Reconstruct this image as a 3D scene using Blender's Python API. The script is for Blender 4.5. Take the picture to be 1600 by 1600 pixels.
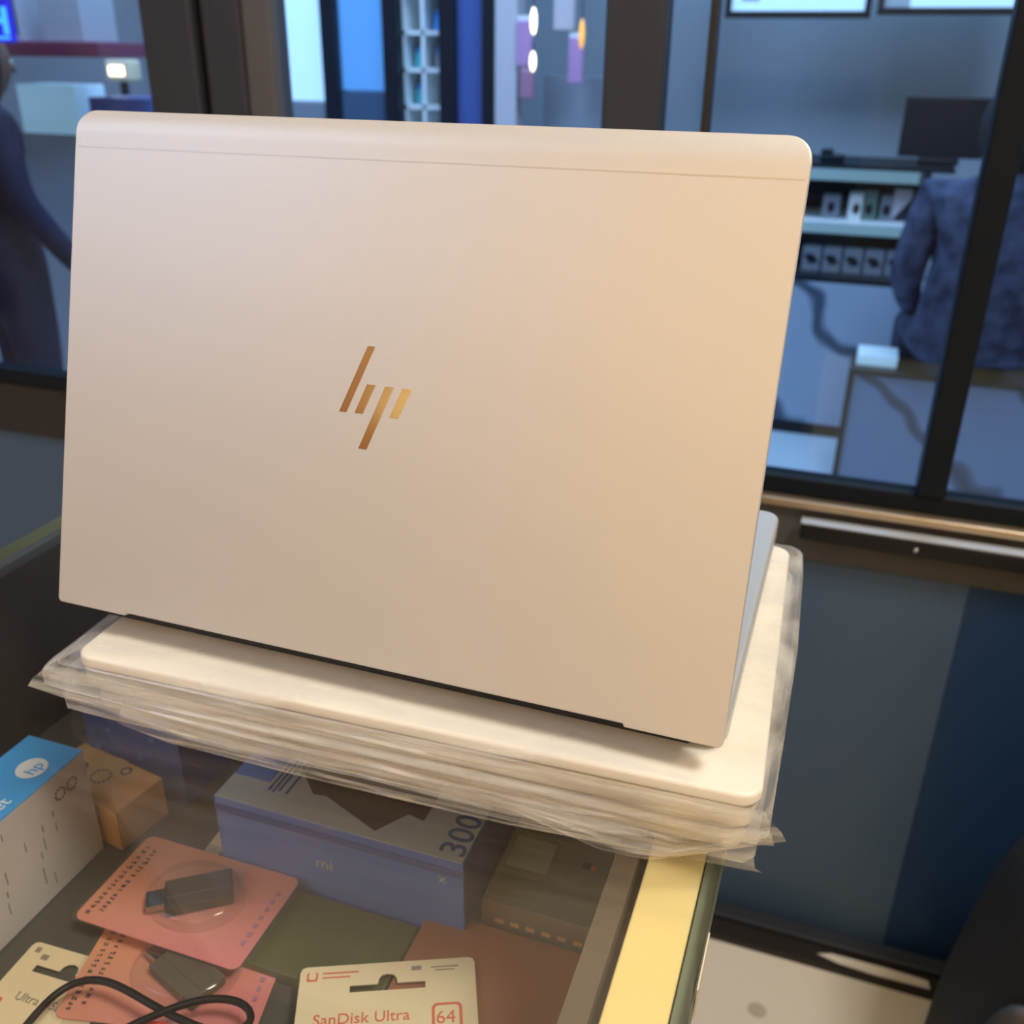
import bpy, bmesh, math, random
from mathutils import Vector, Matrix, noise
random.seed(7)
PI = math.pi
C = bpy.context.scene.collection
for o in list(bpy.data.objects): bpy.data.objects.remove(o)

# ------------------------------------------------------------------ camera
CZ = 1.23                                   # camera height above the shop floor
R_ = Vector((0.9426, 0.3338, 0.0116)); U_ = Vector((-0.1524, 0.3991, 0.9042)); F_ = Vector((-0.2972, 0.854, -0.427))
cd = bpy.data.cameras.new('camera'); cam = bpy.data.objects.new('camera', cd); C.objects.link(cam)
F_.normalize(); R_ = (R_ - F_*R_.dot(F_)).normalized(); U_ = R_.cross(F_)
M = Matrix((R_, U_, -F_)).transposed().to_4x4(); M.translation = Vector((0, 0, CZ)); cam.matrix_world = M
cd.sensor_width = 36; cd.lens = 1517.4/1600*36; cd.clip_start = 0.01; cd.clip_end = 50
cd.dof.use_dof = True; cd.dof.focus_distance = 0.395; cd.dof.aperture_fstop = 12
bpy.context.scene.camera = cam

# ------------------------------------------------------------------ world, lights, exposure
w = bpy.data.worlds.new('world'); bpy.context.scene.world = w; w.use_nodes = True
w.node_tree.nodes['Background'].inputs[0].default_value = (0.35, 0.42, 0.55, 1)
w.node_tree.nodes['Background'].inputs[1].default_value = 0.10
bpy.context.scene.cycles.transparent_max_bounces = 32
vs = bpy.context.scene.view_settings
vs.view_transform = 'Standard'; vs.look = 'None'; vs.gamma = 1; vs.exposure = 0.0; vs.use_curve_mapping = False

def area(name, loc, target, size, energy, color, sy=None):
    l = bpy.data.lights.new(name, 'AREA'); l.energy = energy; l.color = color; l.size = size
    if sy: l.shape = 'RECTANGLE'; l.size_y = sy
    o = bpy.data.objects.new(name, l); C.objects.link(o); o.location = loc
    d = Vector(target) - Vector(loc); o.rotation_euler = d.to_track_quat('-Z', 'Y').to_euler(); return o
area('shop_light_warm', (0.75, 0.10, 2.55), (-0.1, 0.35, 1.0), 0.45, 25, (1.0, 0.96, 0.85))
area('shop_light_window', (0.75, 0.95, 2.45), (-0.1, 0.35, 1.1), 0.35, 6.5, (1.0, 0.78, 0.42))  # added to brighten the lid's top rim and the stack
area('shop_light_cool', (-1.5, -0.9, 2.2), (-0.2, 0.3, 1.0), 1.0, 12.5, (0.48, 0.68, 1.0))  # added bluish fill for the left of the lid, no known lamp
area('back_wall_light', (0.0, -1.5, 2.6), (-0.1, -2.6, 1.6), 1.0, 130, (1.0, 0.82, 0.32))  # added bounce: brightens the unseen wall mirrored in logo and lid
area('corridor_light', (0.2, 2.3, 2.9), (0.1, 3.3, 0.6), 1.2, 62, (0.45, 0.70, 1.0))
area('corridor_light_left', (-2.0, 2.3, 2.9), (-2.2, 3.2, 0.6), 1.2, 70, (0.45, 0.66, 1.0))

# ------------------------------------------------------------------ materials
def mat(name, col, rough=0.5, metal=0.0, emit=None, es=1.0, bump=None, var=None, spec=None, coat=None):
    m = bpy.data.materials.new(name); m.use_nodes = True; n = m.node_tree.nodes; L = m.node_tree.links
    b = n['Principled BSDF']; b.inputs['Base Color'].default_value = (*col, 1)
    b.inputs['Roughness'].default_value = rough; b.inputs['Metallic'].default_value = metal
    if spec is not None: b.inputs['Specular IOR Level'].default_value = spec
    if coat: b.inputs['Coat Weight'].default_value = coat; b.inputs['Coat Roughness'].default_value = 0.05
    if emit: b.inputs['Emission Color'].default_value = (*emit, 1); b.inputs['Emission Strength'].default_value = es
    tc = n.new('ShaderNodeTexCoord')
    if var:                                  # (scale, second colour, contrast)
        t = n.new('ShaderNodeTexNoise'); t.inputs['Scale'].default_value = var[0]; t.inputs['Detail'].default_value = 5
        r = n.new('ShaderNodeValToRGB'); r.color_ramp.elements[0].position = 0.5-var[2]; r.color_ramp.elements[1].position = 0.5+var[2]
        r.color_ramp.elements[0].color = (*col, 1); r.color_ramp.elements[1].color = (*var[1], 1)
        L.new(tc.outputs['Object'], t.inputs['Vector']); L.new(t.outputs['Fac'], r.inputs['Fac']); L.new(r.outputs['Color'], b.inputs['Base Color'])
    if bump:                                 # (scale, strength, distance)
        t = n.new('ShaderNodeTexNoise'); t.inputs['Scale'].default_value = bump[0]; t.inputs['Detail'].default_value = 4
        k = n.new('ShaderNodeBump'); k.inputs['Strength'].default_value = bump[1]; k.inputs['Distance'].default_value = bump[2]
        L.new(tc.outputs['Object'], t.inputs['Vector']); L.new(t.outputs['Fac'], k.inputs['Height']); L.new(k.outputs['Normal'], b.inputs['Normal'])
    return m

def glass_mat(name, tint, gl=(1, 1, 1), rough=0.02, ior=1.45, haze=0.0, hazecol=(.8, .8, .8)):
    m = bpy.data.materials.new(name); m.use_nodes = True; n = m.node_tree.nodes; L = m.node_tree.links
    n.remove(n['Principled BSDF']); out = n['Material Output']
    tr = n.new('ShaderNodeBsdfTransparent'); tr.inputs[0].default_value = (*tint, 1)
    g = n.new('ShaderNodeBsdfGlossy'); g.inputs['Color'].default_value = (*gl, 1); g.inputs['Roughness'].default_value = rough
    lw = n.new('ShaderNodeLayerWeight'); lw.inputs['Blend'].default_value = 0.5      # two-sided Schlick reflectance
    pw = n.new('ShaderNodeMath'); pw.operation = 'POWER'; pw.inputs[1].default_value = 5; L.new(lw.outputs['Facing'], pw.inputs[0])
    f0 = ((ior-1)/(ior+1))**2
    fr = n.new('ShaderNodeMath'); fr.operation = 'MULTIPLY_ADD'; fr.inputs[1].default_value = 1-f0; fr.inputs[2].default_value = f0; L.new(pw.outputs[0], fr.inputs[0])
    mx = n.new('ShaderNodeMixShader'); L.new(fr.outputs[0], mx.inputs[0]); L.new(tr.outputs[0], mx.inputs[1]); L.new(g.outputs[0], mx.inputs[2])
    last = mx
    if haze:                                 # diffuse haze; on the counter glass it paints in reflected room light
        d = n.new('ShaderNodeBsdfDiffuse'); d.inputs[0].default_value = (*hazecol, 1)
        t = n.new('ShaderNodeTexNoise'); t.inputs['Scale'].default_value = 6; t.inputs['Detail'].default_value = 6
        tc = n.new('ShaderNodeTexCoord'); L.new(tc.outputs['Object'], t.inputs['Vector'])
        mm = n.new('ShaderNodeMath'); mm.operation = 'MULTIPLY'; mm.inputs[1].default_value = haze*2; L.new(t.outputs['Fac'], mm.inputs[0])
        m2 = n.new('ShaderNodeMixShader'); L.new(mm.outputs[0], m2.inputs[0]); L.new(mx.outputs[0], m2.inputs[1]); L.new(d.outputs[0], m2.inputs[2]); last = m2
    L.new(last.outputs[0], out.inputs[0]); return m

def bag_mat(name, lo, hi, col, rough=.2):
    m = bpy.data.materials.new(name); m.use_nodes = True; n = m.node_tree.nodes; L = m.node_tree.links
    b = n['Principled BSDF']; b.inputs['Base Color'].default_value = (*col, 1); b.inputs['Roughness'].default_value = 0.16
    b.inputs['Specular IOR Level'].default_value = 0.8
    tr = n.new('ShaderNodeBsdfTransparent'); tc = n.new('ShaderNodeTexCoord')
    mp = n.new('ShaderNodeMapping'); mp.inputs['Scale'].default_value = (5, 9, 100); L.new(tc.outputs['Object'], mp.inputs[0])
    t = n.new('ShaderNodeTexNoise'); t.inputs['Scale'].default_value = 1.3; t.inputs['Detail'].default_value = 2.5; t.inputs['Distortion'].default_value = 1.2
    L.new(mp.outputs[0], t.inputs['Vector'])
    mr = n.new('ShaderNodeMapRange'); mr.inputs['From Min'].default_value = 0.42; mr.inputs['From Max'].default_value = 0.70
    mr.inputs['To Min'].default_value = lo; mr.inputs['To Max'].default_value = hi; L.new(t.outputs['Fac'], mr.inputs[0])
    lw = n.new('ShaderNodeLayerWeight'); pw = n.new('ShaderNodeMath'); pw.operation = 'POWER'; pw.inputs[1].default_value = 3; L.new(lw.outputs['Facing'], pw.inputs[0])
    ad = n.new('ShaderNodeMath'); ad.operation = 'MULTIPLY_ADD'; ad.use_clamp = True; ad.inputs[1].default_value = 0.45; L.new(pw.outputs[0], ad.inputs[0]); L.new(mr.outputs[0], ad.inputs[2])
    k = n.new('ShaderNodeBump'); k.inputs['Strength'].default_value = 0.6; k.inputs['Distance'].default_value = 0.0010
    L.new(t.outputs['Fac'], k.inputs['Height']); L.new(k.outputs['Normal'], b.inputs['Normal'])
    mx = n.new('ShaderNodeMixShader'); L.new(ad.outputs[0], mx.inputs[0]); L.new(tr.outputs[0], mx.inputs[1]); L.new(b.outputs[0], mx.inputs[2])
    L.new(mx.outputs[0], n['Material Output'].inputs[0]); return m

def marble_mat(name, base, vein):
    m = mat(name, base, 0.25); n = m.node_tree.nodes; L = m.node_tree.links; b = n['Principled BSDF']
    tc = n.new('ShaderNodeTexCoord'); t = n.new('ShaderNodeTexWave'); t.wave_type = 'BANDS'; t.bands_direction = 'DIAGONAL'
    t.inputs['Scale'].default_value = 1.1; t.inputs['Distortion'].default_value = 9; t.inputs['Detail'].default_value = 3; t.inputs['Detail Scale'].default_value = 1.4
    r = n.new('ShaderNodeValToRGB'); r.color_ramp.elements[0].position = 0.0; r.color_ramp.elements[0].color = (*vein, 1)
    r.color_ramp.elements[1].position = 0.10; r.color_ramp.elements[1].color = (*base, 1)
    L.new(tc.outputs['Object'], t.inputs['Vector']); L.new(t.outputs['Fac'], r.inputs['Fac']); L.new(r.outputs['Color'], b.inputs['Base Color']); return m

M_ = {}
M_['silver'] = mat('brushed_silver', (0.70, 0.68, 0.67), 0.48, 0.45, bump=(900, 0.04, 0.0002))
M_['silver_line'] = mat('antenna_line', (0.60, 0.56, 0.53), 0.45, 0.6)
M_['chrome'] = mat('mirror_chrome', (0.86, 0.82, 0.78), 0.10, 1.0)
M_['silver_base'] = mat('base_silver', (0.60, 0.62, 0.64), 0.4, 0.4)
M_['black'] = mat('black_plastic', (0.008, 0.008, 0.010), 0.4, spec=.25)
M_['rubber'] = mat('dark_rubber', (0.02, 0.02, 0.02), 0.7)
M_['key'] = mat('key_grey', (0.05, 0.05, 0.055), 0.5)
M_['screen'] = mat('screen_glass', (0.008, 0.008, 0.01), 0.12)
M_['white_lap'] = mat('pale_silver', (0.90, 0.84, 0.74), 0.32, 0.0)
M_['grey_lap'] = mat('mid_silver', (0.62, 0.57, 0.50), 0.35, 0.3)
M_['bag'] = bag_mat('clear_bag', 0.06, 0.55, (0.90, 0.87, 0.82))
M_['bag2'] = bag_mat('clear_bag_lower', 0.08, 0.58, (0.84, 0.79, 0.72))
M_['glass'] = glass_mat('counter_glass', (0.975, 0.98, 0.965), (1, .9, .8), 0.03, 1.5, 0.014, (.75, .62, .50))
M_['glass_edge'] = mat('glass_edge', (0.17, 0.23, 0.17), 0.3)
M_['pane'] = glass_mat('shop_window_glass', (0.86, 0.91, 0.96), (.7, .8, 1), 0.02, 1.35)
M_['yellow'] = mat('pale_yellow_wood', (0.95, 0.74, 0.30), 0.45, var=(8, (0.98, 0.82, 0.42), 0.3))
M_['dark_frame'] = mat('dark_bronze_frame', (0.030, 0.026, 0.024), 0.45, 0.1, spec=.3)
M_['brown_post'] = mat('brown_post', (0.036, 0.040, 0.055), 0.5, var=(3, (0.034, 0.037, 0.048), 0.3), spec=.3)
M_['nearblack'] = mat('near_black_frame', (0.006, 0.009, 0.014), 0.5, spec=.15)
M_['rail_brown'] = mat('brown_grey_rail', (0.085, 0.080, 0.072), 0.5, spec=.3)
M_['grey_post'] = mat('grey_edge_post', (0.085, 0.082, 0.09), 0.5)
M_['alu'] = mat('aluminium_sill', (0.42, 0.33, 0.24), 0.35, 0.7, bump=(60, 0.3, 0.002))
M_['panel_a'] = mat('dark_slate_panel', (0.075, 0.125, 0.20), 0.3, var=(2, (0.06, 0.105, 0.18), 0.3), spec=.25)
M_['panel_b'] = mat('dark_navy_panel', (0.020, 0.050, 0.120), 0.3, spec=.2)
M_['tile'] = mat('cream_floor_tile', (0.92, 0.86, 0.80), 0.25, var=(5, (0.85, 0.79, 0.72), 0.3))
M_['stain'] = mat('round_stain', (0.58, 0.52, 0.46), 0.4)
M_['darkfloor'] = mat('dark_floor', (0.05, 0.038, 0.028), 0.4)
M_['cab'] = mat('cabinet_board', (0.008, 0.012, 0.020), 0.5)
M_['cab_side'] = mat('cabinet_side', (0.14, 0.11, 0.08), 0.5)
M_['shelf'] = mat('grey_shelf', (0.10, 0.10, 0.085), 0.4, var=(6, (0.07, 0.07, 0.062), 0.3))
M_['white'] = mat('white_card', (0.80, 0.72, 0.60), 0.45)
M_['cream'] = mat('cream_card', (0.85, 0.72, 0.48), 0.4)
M_['hpblue'] = mat('sky_blue_card', (0.05, 0.36, 0.80), 0.35)
M_['boxside'] = mat('white_box_side', (0.66, 0.62, 0.62), 0.5)
M_['ink'] = mat('dark_ink', (0.10, 0.08, 0.07), 0.6)
M_['greyink'] = mat('grey_ink', (0.32, 0.27, 0.22), 0.6)
M_['whiteink'] = mat('white_ink', (0.80, 0.82, 0.84), 0.5)
M_['blueink'] = mat('blue_ink', (0.05, 0.10, 0.26), 0.5)
M_['bluebox'] = mat('slate_blue_card', (0.12, 0.21, 0.58), 0.4, var=(9, (0.10, 0.19, 0.54), 0.3))
M_['navybox'] = mat('navy_card', (0.07, 0.12, 0.36), 0.4)
M_['greytop'] = mat('pale_grey_card', (0.42, 0.46, 0.47), 0.4)
M_['brownpic'] = mat('dark_brown_print', (0.07, 0.05, 0.04), 0.4)
M_['kraft'] = mat('kraft_card', (0.70, 0.42, 0.17), 0.6, var=(30, (0.62, 0.36, 0.14), 0.3))
def pink_mat():
    m = mat('orange_pink_card', (0.85, 0.38, 0.25), 0.35); n = m.node_tree.nodes; L = m.node_tree.links
    tc = n.new('ShaderNodeTexCoord'); g = n.new('ShaderNodeTexGradient'); mp = n.new('ShaderNodeMapping')
    mp.inputs['Rotation'].default_value = (0, 0, 0.9); mp.inputs['Scale'].default_value = (10, 10, 10); mp.inputs['Location'].default_value = (0.5, 0, 0)
    r = n.new('ShaderNodeValToRGB'); r.color_ramp.elements[0].color = (0.90, 0.42, 0.22, 1); r.color_ramp.elements[1].color = (0.86, 0.27, 0.28, 1)
    L.new(tc.outputs['Object'], mp.inputs[0]); L.new(mp.outputs[0], g.inputs[0]); L.new(g.outputs['Fac'], r.inputs[0]); L.new(r.outputs[0], n['Principled BSDF'].inputs['Base Color']); return m
M_['pink'] = pink_mat()
M_['clear'] = glass_mat('clear_plastic', (0.93, 0.93, 0.93), (1, 1, 1), 0.12, 1.5, 0.03, (.8, .75, .7))
M_['red'] = mat('red_label', (0.70, 0.06, 0.04), 0.4)
M_['redink'] = mat('red_ink', (0.75, 0.16, 0.09), 0.5)
M_['metal'] = mat('plug_metal', (0.45, 0.43, 0.42), 0.2, 1.0)
M_['brownplastic'] = mat('dark_brown_plastic', (0.045, 0.032, 0.025), 0.22)
M_['green'] = mat('moss_green_card', (0.10, 0.12, 0.035), 0.45, var=(14, (0.06, 0.07, 0.03), 0.3))
M_['olive'] = mat('olive_card', (0.34, 0.27, 0.08), 0.5)
M_['rust'] = mat('rust_brown_card', (0.36, 0.13, 0.055), 0.45, var=(7, (0.30, 0.13, 0.06), 0.3))
M_['beige'] = mat('beige_grey_card', (0.22, 0.19, 0.13), 0.5)
M_['greengrey'] = mat('green_grey_card', (0.24, 0.25, 0.20), 0.45)
M_['fabric'] = mat('black_fabric', (0.010, 0.010, 0.011), 0.75, bump=(300, 0.3, 0.001))
M_['greyfabric'] = mat('dark_grey_fabric', (0.045, 0.045, 0.048), 0.6)
M_['wallblue'] = mat('pale_wall', (0.50, 0.55, 0.60), 0.6, var=(1.5, (0.42, 0.49, 0.57), 0.3))
M_['floor_out'] = mat('corridor_tile', (0.55, 0.66, 0.74), 0.3)
M_['marble'] = marble_mat('veined_marble', (0.36, 0.44, 0.56), (0.06, 0.08, 0.12))
M_['marble2'] = marble_mat('veined_marble_dark', (0.16, 0.24, 0.38), (0.04, 0.06, 0.10))
M_['lit'] = mat('lit_panel', (0.6, 0.75, 0.85), 0.4, emit=(0.42, 0.70, 0.95), es=0.85)
M_['lit2'] = mat('lit_panel_deep_blue', (0.1, 0.3, 0.6), 0.4, emit=(0.08, 0.24, 0.52), es=0.75)
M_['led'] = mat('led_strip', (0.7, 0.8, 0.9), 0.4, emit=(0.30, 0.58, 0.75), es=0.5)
M_['lamp'] = mat('lamp_glow', (1, .9, .7), 0.4, emit=(1.0, 0.80, 0.50), es=5)
M_['orange'] = mat('orange_glow', (1, .5, .1), 0.4, emit=(1.0, 0.42, 0.05), es=1.3)
M_['neon'] = mat('neon_blue', (.1, .3, 1), 0.4, emit=(0.03, 0.25, 1.0), es=2.6)
M_['neonback'] = mat('neon_back', (.02, .02, .5), 0.4, emit=(0.02, 0.02, 0.55), es=0.8)
M_['blackgloss'] = mat('black_gloss', (0.012, 0.016, 0.024), 0.35, spec=.3)
M_['white_shelf'] = mat('white_laminate', (0.88, 0.93, 0.93), 0.4)
M_['teal'] = mat('teal_item', (0.10, 0.50, 0.55), 0.4)
M_['blueitem'] = mat('blue_item', (0.05, 0.30, 0.75), 0.4)
M_['lilac'] = mat('lilac_packet', (0.55, 0.30, 0.55), 0.5)
M_['mauve'] = mat('mauve_packet', (0.42, 0.20, 0.30), 0.5)
M_['column'] = mat('grey_column', (0.62, 0.58, 0.62), 0.5)
M_['greenbox'] = mat('muted_green', (0.14, 0.24, 0.20), 0.5)
M_['greybox'] = mat('muted_grey', (0.24, 0.27, 0.32), 0.5)
M_['maroon'] = mat('maroon_board', (0.22, 0.05, 0.10), 0.5)
M_['navycloth'] = mat('navy_cloth', (0.008, 0.013, 0.040), 0.8)
M_['floral'] = mat('blue_patterned_cloth', (0.010, 0.018, 0.050), 0.8, var=(20, (0.07, 0.09, 0.17), 0.14))
M_['headcloth'] = mat('dark_head_cloth', (0.010, 0.013, 0.022), 0.8)
M_['skin'] = mat('brown_skin', (0.16, 0.09, 0.06), 0.55)
M_['shopwall'] = mat('back_wall_panels', (0.78, 0.64, 0.50), 0.6, var=(2.6, (0.34, 0.15, 0.08), 0.06))
M_['ceil'] = mat('ceiling_paint', (0.75, 0.68, 0.58), 0.7)

# ------------------------------------------------------------------ helpers
def fin(name, bm, m, parent=None, smooth=False, bevel=None, seg=3):
    me = bpy.data.meshes.new(name); bm.normal_update(); bm.to_mesh(me); bm.free()
    ms = m if isinstance(m, (list, tuple)) else [m]
    for x in ms: me.materials.append(M_[x] if isinstance(x, str) else x)
    o = bpy.data.objects.new(name, me); C.objects.link(o)
    if parent: o.parent = parent
    if smooth:
        for p in me.polygons: p.use_smooth = True
    if bevel:
        b = o.modifiers.new('bevel', 'BEVEL'); b.width = bevel; b.segments = seg; b.limit_method = 'ANGLE'; b.angle_limit = 0.6
        for p in me.polygons: p.use_smooth = True
        k = o.modifiers.new('wn', 'WEIGHTED_NORMAL'); k.keep_sharp = True
    return o
def tag(o, label=None, cat=None, group=None, kind=None):
    if label: o['label'] = label
    if cat: o['category'] = cat
    if group: o['group'] = group
    if kind: o['kind'] = kind
    return o
def thing(name, label, cat, loc=(0, 0, 0), rz=0, group=None, kind=None):
    o = bpy.data.objects.new(name, None); C.objects.link(o); o.location = loc; o.rotation_euler = (0, 0, rz); o.empty_display_size = 0.02
    return tag(o, label, cat, group, kind)
def bx(bm, x0, x1, y0, y1, z0, z1, mi=0):
    v = [bm.verts.new(p) for p in ((x0,y0,z0),(x1,y0,z0),(x1,y1,z0),(x0,y1,z0),(x0,y0,z1),(x1,y0,z1),(x1,y1,z1),(x0,y1,z1))]
    for f in ((0,3,2,1),(4,5,6,7),(0,1,5,4),(1,2,6,5),(2,3,7,6),(3,0,4,7)):
        fc = bm.faces.new([v[i] for i in f]); fc.material_index = mi
def box(name, r, m, parent=None, bevel=None, seg=2):
    bm = bmesh.new(); bx(bm, *r); return fin(name, bm, m, parent, bevel=bevel, seg=seg)
def boxes(name, rs, m, parent=None, bevel=None):
    bm = bmesh.new()
    for r in rs: bx(bm, *r)
    return fin(name, bm, m, parent, bevel=bevel)
def rr(w0, w1, h0, h1, r, n=6, rb=None):
    """rounded rectangle outline, ccw; rb = radius of the two bottom corners"""
    rb = r if rb is None else rb; out = []
    for cx, cy, a, q in ((w1-r, h1-r, 0, r), (w0+r, h1-r, PI/2, r), (w0+rb, h0+rb, PI, rb), (w1-rb, h0+rb, 1.5*PI, rb)):
        for i in range(n+1):
            t = a + PI/2*i/n; out.append((cx+q*math.cos(t), cy+q*math.sin(t)))
    return out
def prism(bm, pts, z0, z1, f=None, mi=0):
    f = f or (lambda x, y, z: (x, y, z)); n = len(pts)
    a = [bm.verts.new(f(x, y, z0)) for x, y in pts]; b = [bm.verts.new(f(x, y, z1)) for x, y in pts]
    fs = [bm.faces.new(a[::-1]), bm.faces.new(b)] + [bm.faces.new((a[i], a[(i+1) % n], b[(i+1) % n], b[i])) for i in range(n)]
    for q in fs: q.material_index = mi
def slab(name, outline, z0, z1, m, parent=None, bevel=None, seg=3):
    bm = bmesh.new(); prism(bm, outline, z0, z1); return fin(name, bm, m, parent, bevel=bevel, seg=seg)
def film(name, pts, z, m, parent):
    bm = bmesh.new(); bm.faces.new([bm.verts.new((x, y, z)) for x, y in pts]); return fin(name, bm, m, parent)
def tube(name, pts, r, m, parent=None):
    cu = bpy.data.curves.new(name, 'CURVE'); cu.dimensions = '3D'; cu.bevel_depth = r; cu.bevel_resolution = 4; cu.resolution_u = 10
    s = cu.splines.new('NURBS'); s.points.add(len(pts)-1); s.use_endpoint_u = True; s.order_u = 4
    for p, q in zip(s.points, pts): p.co = (*q, 1)
    t = bpy.data.objects.new('tmp', cu); C.objects.link(t); bpy.context.view_layer.update()
    me = bpy.data.meshes.new_from_object(t.evaluated_get(bpy.context.evaluated_depsgraph_get())); bpy.data.objects.remove(t)
    me.name = name; me.materials.clear(); me.materials.append(M_[m]); o = bpy.data.objects.new(name, me); C.objects.link(o)
    for p in me.polygons: p.use_smooth = True
    if parent: o.parent = parent
    return o
def text(name, s, size, mtx, m, parent, ext=0.0001, bold=0):
    cu = bpy.data.curves.new(name, 'FONT'); cu.body = s; cu.size = size; cu.extrude = ext; cu.offset = bold; cu.resolution_u = 3
    t = bpy.data.objects.new('tmp', cu); C.objects.link(t); bpy.context.view_layer.update()
    me = bpy.data.meshes.new_from_object(t.evaluated_get(bpy.context.evaluated_depsgraph_get())); bpy.data.objects.remove(t)
    me.name = name; me.transform(mtx); me.materials.clear(); me.materials.append(M_[m])
    o = bpy.data.objects.new(name, me); C.objects.link(o); o.parent = parent; return o
def T(x, y, z, rz=0, rx=0): return Matrix.Translation((x, y, z)) @ Matrix.Rotation(rz, 4, 'Z') @ Matrix.Rotation(rx, 4, 'X')
def pris_on(name, rects, z, m, parent, rz=0):
    """flat printed marks on a horizontal face: rects (x0,x1,y0,y1)"""
    return boxes(name, [(a, b, c, d, z, z+0.0002) for a, b, c, d in rects], m, parent)
def H(z): return CZ + z

# ------------------------------------------------------------------ room shell
S = dict(kind='structure')
tag(box('floor', (-3.4, 2.2, -2.6, 1.118, -0.04, 0.0), 'tile'), **S)
tag(box('floor_corridor', (-5, 3.5, 1.19, 4.6, -0.05, -0.005), 'floor_out'), **S)
tag(box('ceiling', (-3.4, 2.2, -2.6, 1.18, 2.75, 2.8), 'ceil'), **S)
tag(box('wall_back', (-3.4, 2.2, -2.66, -2.6, 0, 2.75), 'shopwall'), **S)
tag(box('wall_right', (2.2, 2.26, -2.6, 1.18, 0, 2.75), 'shopwall'), **S)
tag(box('wall_left', (-3.46, -3.4, -2.6, 1.18, 0, 2.75), 'shopwall'), **S)
tag(box('wall_far', (-5, 3.5, 4.3, 4.36, 0, 2.8), 'wallblue'), **S)
tag(box('trim_7', (-3.4, 2.2, -2.6, -2.2, 0, 1.50), 'cab_side'), **S)  # unseen dark block, added to darken reflections low on the lid
th = thing('trim_1', None, None, (0, 0, 0), kind='structure')
box('track', (-3.4, 2.2, 1.118, 1.19, -0.02, 0.012), 'dark_frame', th)
box('track_rib', (-3.4, 2.2, 1.150, 1.178, 0.012, 0.022), 'brown_post', th, 0.003)
# shop window: one long frame with a dark lower panel, mid rail, mullions and upper panes
win = thing('window_1', None, None, (0, 1.19, 0), kind='structure')
def wb(name, r, m, bevel=None): return box(name, (r[0], r[1], r[2]-1.19, r[3]-1.19, r[4], r[5]), m, win, bevel)
wb('lower_panel', (-3.4, 0.192, 1.186, 1.20, 0.0115, 0.655), 'panel_a')  # lighter left part: reflection on the dark pane put into the colour
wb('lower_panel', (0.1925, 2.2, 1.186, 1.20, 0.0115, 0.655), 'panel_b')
wb('mid_rail', (-3.4, -0.60, 1.176, 1.215, 0.640, 0.727), 'dark_frame', 0.003)
wb('mid_rail', (-0.60, 2.2, 1.176, 1.215, 0.640, 0.715), 'rail_brown', 0.003)
wb('sill', (-0.60, 2.2, 1.165, 1.215, 0.7155, 0.727), 'alu', 0.003)
wb('upper_frame', (-3.4, 2.2, 1.178, 1.210, 0.7275, 0.752), 'nearblack', 0.003)
wb('header', (-3.4, 2.2, 1.170, 1.216, 1.75, 2.75), 'blackgloss')  # unseen band, added to keep corridor lamps from reflecting in the counter glass
wb('mullion', (0.108, 0.141, 1.172, 1.215, 0.752, 1.75), 'nearblack', 0.003)
wb('mullion', (-0.306, -0.238, 1.172, 1.215, 0.752, 1.75), 'brown_post', 0.004)
wb('mullion', (-0.192, -0.184, 1.180, 1.21, 0.752, 1.75), 'dark_frame', 0.002)
wb('mullion', (-0.925, -0.846, 1.165, 1.22, 0.752, 1.75), 'brown_post', 0.006)
wb('mullion', (-0.846, -0.834, 1.185, 1.21, 0.752, 1.75), 'dark_frame')
wb('mullion', (-0.834, -0.776, 1.168, 1.22, 0.752, 1.75), 'brown_post', 0.006)
wb('mullion', (-0.776, -0.735, 1.172, 1.215, 0.752, 1.75), 'grey_post', 0.004)
for x0, x1 in ((-3.4, -0.925), (-0.735, -0.306), (-0.238, -0.192), (-0.184, 0.108), (0.141, 2.2)):
    wb('pane', (x0, x1, 1.192, 1.198, 0.752, 1.75), 'pane')

hb = box('push_bar', (-0.018, 0.60, -0.010, 0.010, -0.010, 0.012), 'black', None, 0.003); hb.location = (0, 1.154, 0.694)
tag(hb, 'long black bar fixed along the window rail on the right', 'bar')
sc = bmesh.new(); bx(sc, -0.018, 0.60, -0.009, 0.009, 0.0122, 0.0135); fin('top_strip', sc, 'silver_base', hb)
bm = bmesh.new(); bmesh.ops.create_uvsphere(bm, u_segments=12, v_segments=8, radius=0.004); sb = fin('screw', bm, 'metal', hb, True); sb.location = (0.118, -0.0105, 0.0)
# dark low plinth at right of the tile
pl = slab('floor_stain', [(0.0135*math.cos(a*PI/12), 0.012*math.sin(a*PI/12)) for a in range(24)], 0, 0.0006, 'stain'); pl.location = (0.026, 1.016, 0.0)
tag(pl, 'round grey stain on the cream floor tile beside the counter', 'stain')
dm = box('floor_mat', (0.262, 1.2, 0.3, 1.112, 0.0, 0.006), 'darkfloor', None, 0.002); tag(dm, 'dark brown mat on the floor at the right of the cream tile', 'mat')
ps = slab('tape_strip', [(0.10, 0.0), (0.12, 0.007), (0.20, 0.008), (0.255, 0.006), (0.258, -0.008), (0.18, -0.010), (0.13, -0.007)], 0, 0.001, 'tile'); ps.location = (0, 1.134, 0.0122)
tag(ps, 'pale scuffed strip of tape on the dark door track', 'tape')

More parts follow.
